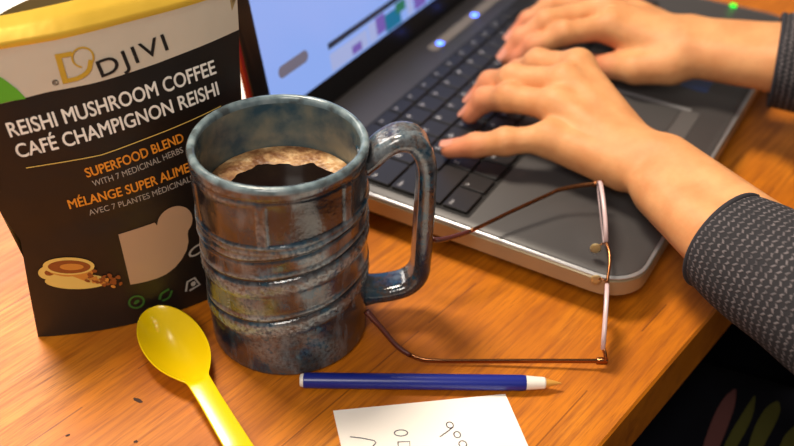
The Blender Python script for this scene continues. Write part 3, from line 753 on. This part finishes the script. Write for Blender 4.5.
def temple(H, tip, bend, inward, tag_pts):
    tp = empty('temple', H, None, None); tp.parent = gl; tp.location = tp.location-gl.location
    P = catmull(tag_pts, 8); n = len(P); k = int(n*.62)
    v, f = sweep(P[:k+1], [(.9, 1.7)]*(k+1), 10); mesh('temple_bar', v, f, M['spec_metal'], tp)
    m = n-k; v, f = sweep(P[k:], [(1.35+.5*i/m, 1.7+.6*i/m) for i in range(m)], 10); mesh('temple_tip', v, f, M['spec_tip'], tp)
    v, f = rbox(-3.4, 3.4, -1.4, 1.4, -2.0, 2.0, .8, .3, lambda x, y, z: H+ (P[3]-P[0])/np.linalg.norm(P[3]-P[0])*x+V(0, 1, 0)*y+V(0, 0, z)); mesh('hinge', v, f, M['spec_metal'], tp)
temple(NH, None, None, None, [NH, (92, 415.6, 4.6), (55, 415.9, 3.2), (27, 415.6, 2.8), (14, 416.8, 3.4), (2, 421.5, 8), (-9, 428.5, 18), (-17.2, 431.5, 27)])
temple(FH, None, None, None, [FH, (120, 533, 50), (107.3, 531, 48), (99, 527, 46.5), (73, 511, 43.5), (46.3, 492, 42), (28, 482.5, 42), (21, 483.5, 42.5), (13, 484.5, 44)])
for a0, a1 in ((3.5, 48), (gw-52, gw-3.5)):
    P = lens(a0, a1); n = len(P)
    vs = [GF(a, b, bow(a)+o_) for o_ in (-.9, .9) for a, b in P]; f = [list(range(n))[::-1], list(range(n, 2*n))]
    mesh('lens', vs, f+[(k, (k+1) % n, n+(k+1) % n, n+k) for k in range(n)], M['spec_lens'], gl, smooth=False)
    v, f = sweep([GF(a, b, bow(a)) for a, b in P], (.85, 1.4), 8, upv=out, closed=True); mesh('lens_rim', v, f, M['spec_edge'], gl)
v, f = sweep(catmull([GF(47.6, 10, bow(48)), GF(gw/2-4, 11, bow(gw/2)+1.5), GF(gw/2+4, 11, bow(gw/2)+1.5), GF(gw-51.6, 10, bow(52))], 6), (1.0, 1.2), 10); mesh('bridge', v, f, M['spec_metal'], gl)
for s, a in ((1, 49.5), (-1, gw-53.5)):
    c = GF(a+s*1.0, 8, bow(a)-6.5)
    v, f = lathe_axis(c-ax*s*1.0, ax*s, [(0, .4), (.3, 2.6), (1, 3.6), (1.7, 2.6), (2, .4)], 14); v = [c+(np.array(p)-c)+gu*((np.array(p)-c)@gu)*.7 for p in v]; mesh('nose_pad', v, f, M['pad'], gl)
    v, f = sweep(catmull([GF(a-s*2, 10, bow(a)), GF(a, 11, bow(a)-3.4), c], 5), .55, 8); mesh('pad_arm', v, f, M['spec_metal'], gl)
for a, s in ((0, 1), (gw, -1)):
    v, f = sweep(catmull([GF(a+s*6, 6, bow(6)), GF(a+s*2.5, 4, bow(3)+1.5), GF(a, 1.0, 1.5), GF(a, 0, -1.5)], 6), (1.0, 1.5), 10); mesh('end_piece', v, f, M['spec_metal'], gl)

# ------------------------------------------------------------------ person: two arms reach the keyboard; torso and lap stay right of the frame
person = empty('person', LF(170, -360, -740), 'person in a charcoal knit sweater typing with both hands on the laptop', 'person')
T = lambda *p: LF(*p)
LHAND = dict(
  fingers=[ # MCP, PIP, DIP, tip (laptop frame), radii
    [(86, 97, 60), (73, 124, 54.5), (68, 144, 47.5), (64, 162, 41)],
    [(109, 103, 72), (110, 140, 67), (116, 161, 56), (113, 171, 42)],
    [(132, 107, 79), (130, 146, 71), (137, 167, 58), (133, 177, 43)],
    [(153, 106, 82), (159, 139, 73), (164, 157, 58), (162, 168, 43)]],
  frad=[(9.8, 9.2, 8.2, 7.0), (10.8, 10.2, 8.8, 7.4), (11, 10.2, 8.8, 7.4), (11, 10, 8.6, 7.2)],
  carp=[(80, 42, 59), (91, 42, 64), (102, 42, 66), (111, 44, 63)],
  thumb=[(112, 52, 56), (136, 76, 52), (158, 104, 47), (172, 126, 43)], trad=(13, 10.5, 9.5, 7.6),
  wrist=[((67, 12, 58), (93, 17, 64))], fore=[((15, -51, 62), (39, -61, 66))], elbow=(-38, -190, 62), wr=(18.0, 18.5), fr=(21, 22))
RHAND = dict(
  fingers=[
    [(251, 115, 72), (228, 146, 67), (218, 166, 54), (216, 179, 41)],
    [(270, 128, 77), (238, 165, 68), (225, 181, 54), (216, 189, 40)],
    [(294, 132, 74), (270, 176, 66), (259, 190, 54), (247, 198, 41)],
    [(312, 132, 66), (296, 170, 58), (287, 186, 48), (277, 194, 40)]],
  frad=[(10.6, 9.6, 8.4, 7.2), (10.8, 9.8, 8.6, 7.2), (10.4, 9.2, 8.0, 6.8), (9.4, 8.2, 7.2, 6.2)],
  carp=[(250, 62, 66), (260, 64, 70), (270, 66, 70), (279, 66, 66)],
  thumb=[(238, 60, 57), (229, 84, 52), (233, 104, 47), (238, 124, 41)], trad=(15, 12, 10, 7.8),
  wrist=[((251, 48, 65), (268, 50, 69))], fore=[((255, -26, 72), (277, -26, 76))], elbow=(300, -195, 84), wr=(18.0, 18.5), fr=(20, 21))
def hand_sdf(Hd):
    W = lambda p: LF(*p)
    segs = []
    def fn(P):
        P = P.astype(np.float32)
        palm = None
        for (fi, ra, c) in zip(Hd['fingers'], Hd['frad'], Hd['carp']):
            d = cap_sd(P, W(c), W(fi[0]), 11.0, ra[0]+.6); palm = d if palm is None else smin(palm, d, 9)
            lowc, lowm = np.array(c, float)-[0, 0, 8], np.array(fi[0], float)-[0, 0, 7]
            palm = smin(palm, cap_sd(P, W(lowc), W(lowm), 10, 8), 8)
        (wa, wb), (fa, fb) = Hd['wrist'][0], Hd['fore'][0]; r0, r1 = Hd['wr']; q0, q1 = Hd['fr']
        arm = smin(cap_sd(P, W(wa), W(fa), r0, q0), cap_sd(P, W(wb), W(fb), r1, q1), 10)
        el = np.array(Hd['elbow'], float); arm = smin(arm, cap_sd(P, W((np.array(fa)+fb)/2), W(el), (q0+q1)/2+4, 30), 12)
        palm = smin(palm, arm, 18)
        th = Hd['thumb']; tr = Hd['trad']
        t = None
        for k in range(3):
            d = cap_sd(P, W(th[k]), W(th[k+1]), tr[k], tr[k+1]); t = d if t is None else smin(t, d, 3)
        body = smin(palm, t, 9)
        fing = None
        for fi, ra in zip(Hd['fingers'], Hd['frad']):
            d = None
            for k in range(3):
                e = cap_sd(P, W(fi[k]), W(fi[k+1]), ra[k], ra[k+1]); d = e if d is None else smin(d, e, 3)
            # knuckle swellings
            for k, g in ((0, .9), (1, .9), (2, .4)):
                e = np.linalg.norm(P-W(np.array(fi[k])+[0, 0, 1.0]).astype(np.float32), axis=-1)-(ra[k]+g-.4); d = smin(d, e, 4)
            fing = d if fing is None else smin(fing, d, .6)
        body = smin(body, fing, 7)
        # tendons over the back of the hand
        for fi, ra, c in zip(Hd['fingers'], Hd['frad'], Hd['carp']):
            a = np.array(fi[0], float)+[0, 0, ra[0]-2.0]; b = np.array(c, float)*.55+np.array(fi[0], float)*.45+[0, 0, 8.2]
            body = smin(body, cap_sd(P, W(a), W(b), 2.2, 1.2), 4)
        return body
    return fn
bv, bf, flush = [], [], []
for Hd in (LHAND, RHAND):
    pts = np.array([LF(*p) for fi in Hd['fingers'] for p in fi]+[LF(*p) for p in Hd['thumb']]+[LF(*p) for p in Hd['fore'][0]])
    lo, hi = pts.min(0)-34, pts.max(0)+34
    v, f = surface_nets(hand_sdf(Hd), lo, hi, 1.9)
    # light smoothing
    v = v.astype(float); E = np.array([(q[i], q[(i+1) % 4]) for q in f for i in range(4)])
    for _ in range(2):
        acc = np.zeros_like(v); c = np.zeros(len(v)); np.add.at(acc, E[:, 0], v[E[:, 1]]); np.add.at(acc, E[:, 1], v[E[:, 0]]); np.add.at(c, E[:, 0], 1); np.add.at(c, E[:, 1], 1)
        v = v+.5*(acc/np.maximum(c, 1)[:, None]-v)
    tips = np.array([LF(*fi[3]) for fi in Hd['fingers']]+[LF(*Hd['thumb'][3])]); kn = np.array([LF(*fi[1]) for fi in Hd['fingers']])
    d1 = np.linalg.norm(v[:, None]-tips[None], axis=-1).min(1); d2 = np.linalg.norm(v[:, None]-kn[None], axis=-1).min(1)
    flush += list(np.clip(1-d1/34, 0, 1)**.7*.9+.25*np.clip(1-d2/16, 0, 1))
    n0 = len(bv); bv += [tuple(p) for p in v]; bf += [[i+n0 for i in q] for q in f]
# forearm to shoulder inside the sleeves, joined by the shoulders: coarser
def arm_core():
    mb = MB()
    for Hd, sh in ((LHAND, (20, -320, 300)), (RHAND, (320, -320, 300))):
        fa, fb = (np.array(x, float) for x in Hd['fore'][0]); el = np.array(Hd['elbow'], float)
        a = (fa+fb)/2; P = catmull([LF(*(a+(el-a)*.12)), LF(*(a+(el-a)*.5)), LF(*el), LF(*((el+np.array(sh))/2)), LF(*sh), LF(170, -340, 320)], 5)
        v, f = sweep(P, list(np.interp(np.linspace(0, 1, len(P)), [0, .2, .45, .7, 1], [24, 26, 29, 34, 44])), 20); mb.add(v, f)
    return mb
ac = arm_core(); n0 = len(bv); bv += ac.v; bf += [[i+n0 for i in q] for q in ac.f]; flush += [0]*len(ac.v)
body = mesh('body', bv, bf, M['skin'], person)
at = body.data.attributes.new('flush', 'FLOAT', 'POINT'); at.data.foreach_set('value', np.array(flush, np.float32))
# nails
for Hd in (LHAND, RHAND):
    for fi, ra in list(zip(Hd['fingers'], Hd['frad']))+[(Hd['thumb'], Hd['trad'])]:
        t = LF(*fi[3]); p = LF(*fi[2]); d = (t-p)/np.linalg.norm(t-p); s = np.cross(d, V(0, 0, 1)); s /= np.linalg.norm(s); u = np.cross(s, d); r = ra[3]
        vs = []
        for i in range(9):
            for j in range(7):
                a = (-1+2*i/8)*.85; b = j/6; w_ = .9*math.sin(math.pi*(.14+.72*b))**.35
                vs.append(t+s*math.sin(a*w_)*r*1.04+u*(math.cos(a*w_)*r*1.04)*(1-.10*b)+d*(-3.6+8.4*b)*(r/6))
        mesh('fingernail', vs, grid_faces(9, 7), M['nail'], person)
# sweater: sleeves, torso
def tube_uv(name, path, rads, m, parent, n=56, flat=.9, thick=True):
    P = np.array(path); N = len(P); vs = []; uv = []; al = 0
    for i in range(N):
        t = P[min(i+1, N-1)]-P[max(i-1, 0)]; t /= np.linalg.norm(t); a = np.cross(t, V(0, 0, 1)); a /= np.linalg.norm(a); b = np.cross(a, t)
        if i: al += np.linalg.norm(P[i]-P[i-1])
        for k in range(n):
            q = 2*math.pi*k/n; wob = 1+.012*math.sin(q*3+al*.05)+.014*math.sin(al*.11+q*2)
            vs.append(P[i]+a*rads[i]*math.cos(q)*wob+b*rads[i]*flat*math.sin(q)*wob); uv.append((k/n*2*math.pi*rads[min(8, N-1)], al))
    o = mesh(name, vs, grid_faces(N, n, False, True), m, parent)
    ul = o.data.uv_layers.new(name='UVMap')
    for poly in o.data.polygons:
        ks = [o.data.loops[l].vertex_index for l in poly.loop_indices]; wrap = any(k % n == n-1 for k in ks) and any(k % n == 0 for k in ks)
        for l, k in zip(poly.loop_indices, ks):
            u_, v_ = uv[k]; ul.data[l].uv = (u_+(2*math.pi*rads[min(8, N-1)] if wrap and k % n == 0 else 0), v_)
    return o
sweater = empty('sweater', (0, 0, 0), None, None); sweater.parent = person; sweater.location = (0, 0, .9)
for Hd, cu0, sh in ((LHAND, 0.02, (20, -320, 300)), (RHAND, 0.0, (320, -320, 300))):
    fa, fb = (np.array(x, float) for x in Hd['fore'][0]); wa, wb = (np.array(x, float) for x in Hd['wrist'][0]); el = np.array(Hd['elbow'], float)
    a = (fa+fb)/2; w0 = (wa+wb)/2; st = np.array((30., -39., 64.)) if Hd is LHAND else np.array((265., -13., 71.5))
    st[2] -= 1
    P = catmull([LF(*st), LF(*(st+(el-st)*.15)), LF(*(st+(el-st)*.5)), LF(*el), LF(*((el+np.array(sh))/2+[0, -10, 0])), LF(*sh)], 12)
    g0 = 0 if Hd is LHAND else 4.5
    rr = list(np.interp(np.linspace(0, 1, len(P)), [0, .04, .2, .4, .6, 1], [34+g0, 35.5+g0, 38+g0, 42, 48, 64]))
    tube_uv('sleeve', P, rr, M['knit'], sweater)
    d = P[1]-P[0]; d /= np.linalg.norm(d); aa = np.cross(d, V(0, 0, 1)); aa /= np.linalg.norm(aa); bb = np.cross(aa, d)
    ringp = [P[0]+d*.5+aa*(33+g0)*math.cos(q)+bb*(33+g0)*.9*math.sin(q) for q in np.linspace(0, 2*math.pi, 49)[:-1]]
    v, f = sweep(ringp, (2.2, 2.2), 10, upv=d, closed=True); mesh('cuff', v, f, M['cuff'], sweater)
def torso(P):
    c = [LF(170, -345, z) for z in (-120, 60, 220, 330)]
    d = None
    for a, b, ra, rb_ in ((c[0], c[1], 120, 115), (c[1], c[2], 115, 112), (c[2], c[3], 112, 70)):
        e = cap_sd(P, a, b, ra, rb_); d = e if d is None else smin(d, e, 40)
    return smin(d, cap_sd(P, LF(20, -320, 300), LF(320, -320, 300), 58, 58), 50)
v, f = surface_nets(torso, LF(170, -345, 100)-V(290, 290, 350), LF(170, -345, 100)+V(290, 290, 330), 13)
mesh('sweater_torso', v, f, M['cuff'], sweater)
def legs(P):
    d = None
    for hx, kx in ((95, 70), (245, 270)):
        e = smin(cap_sd(P, LF(hx, -345, -170), LF(kx, 40, -165), 84, 62), cap_sd(P, LF(kx, 40, -165), LF(kx, 20, -650), 60, 45), 20)
        e = smin(e, cap_sd(P, LF(kx, 10, -690), LF(kx, 110, -705), 38, 30), 15); d = e if d is None else smin(d, e, 12)
    return smin(d, cap_sd(P, LF(110, -350, -170), LF(230, -350, -170), 100, 100), 30)
pc = np.array([LF(x, y, 0) for x in (-40, 400) for y in (-480, 180)])
v, f = surface_nets(legs, V(pc[:, 0].min(), pc[:, 1].min(), -738), V(pc[:, 0].max(), pc[:, 1].max(), 0), 12)
tr = mesh('trousers', v, f, M['trousers'], person)


from mathutils.bvhtree import BVHTree
bvh = BVHTree.FromPolygons([Vector(p) for p in v.tolist()], [list(map(int, q)) for q in f])
def leaf_print(name, P, w_, m):
    C_ = catmull([V(x, y, 0) for x, y in P], 8); n = len(C_); vs = []
    for i in range(n):
        t = C_[min(i+1, n-1)]-C_[max(i-1, 0)]; t /= np.linalg.norm(t); nn = V(-t[1], t[0], 0)
        for j in range(5):
            p = C_[i]+nn*w_*math.sin(math.pi*(.06+.9*i/(n-1)))*(j-2)/2
            h = bvh.ray_cast(Vector((p[0], p[1], 200)), Vector((0, 0, -1)))
            vs.append((p[0], p[1], (h[0].z if h[0] is not None else -130)+.8))
    mesh(name, vs, grid_faces(n, 5), m, tr)
leaf_print('leaf_print', [(208, 428), (221, 452), (236, 478), (246, 494)], 5.5, M['leaf_pink'])
leaf_print('leaf_print', [(214, 420), (232, 448), (247, 468), (258, 487)], 4, M['leaf_olive'])
leaf_print('leaf_print', [(236, 424), (252, 452), (266, 472), (273, 482)], 5.5, M['leaf_olive'])
leaf_print('leaf_print', [(258, 424), (270, 445), (280, 460)], 5, M['leaf_olive'])
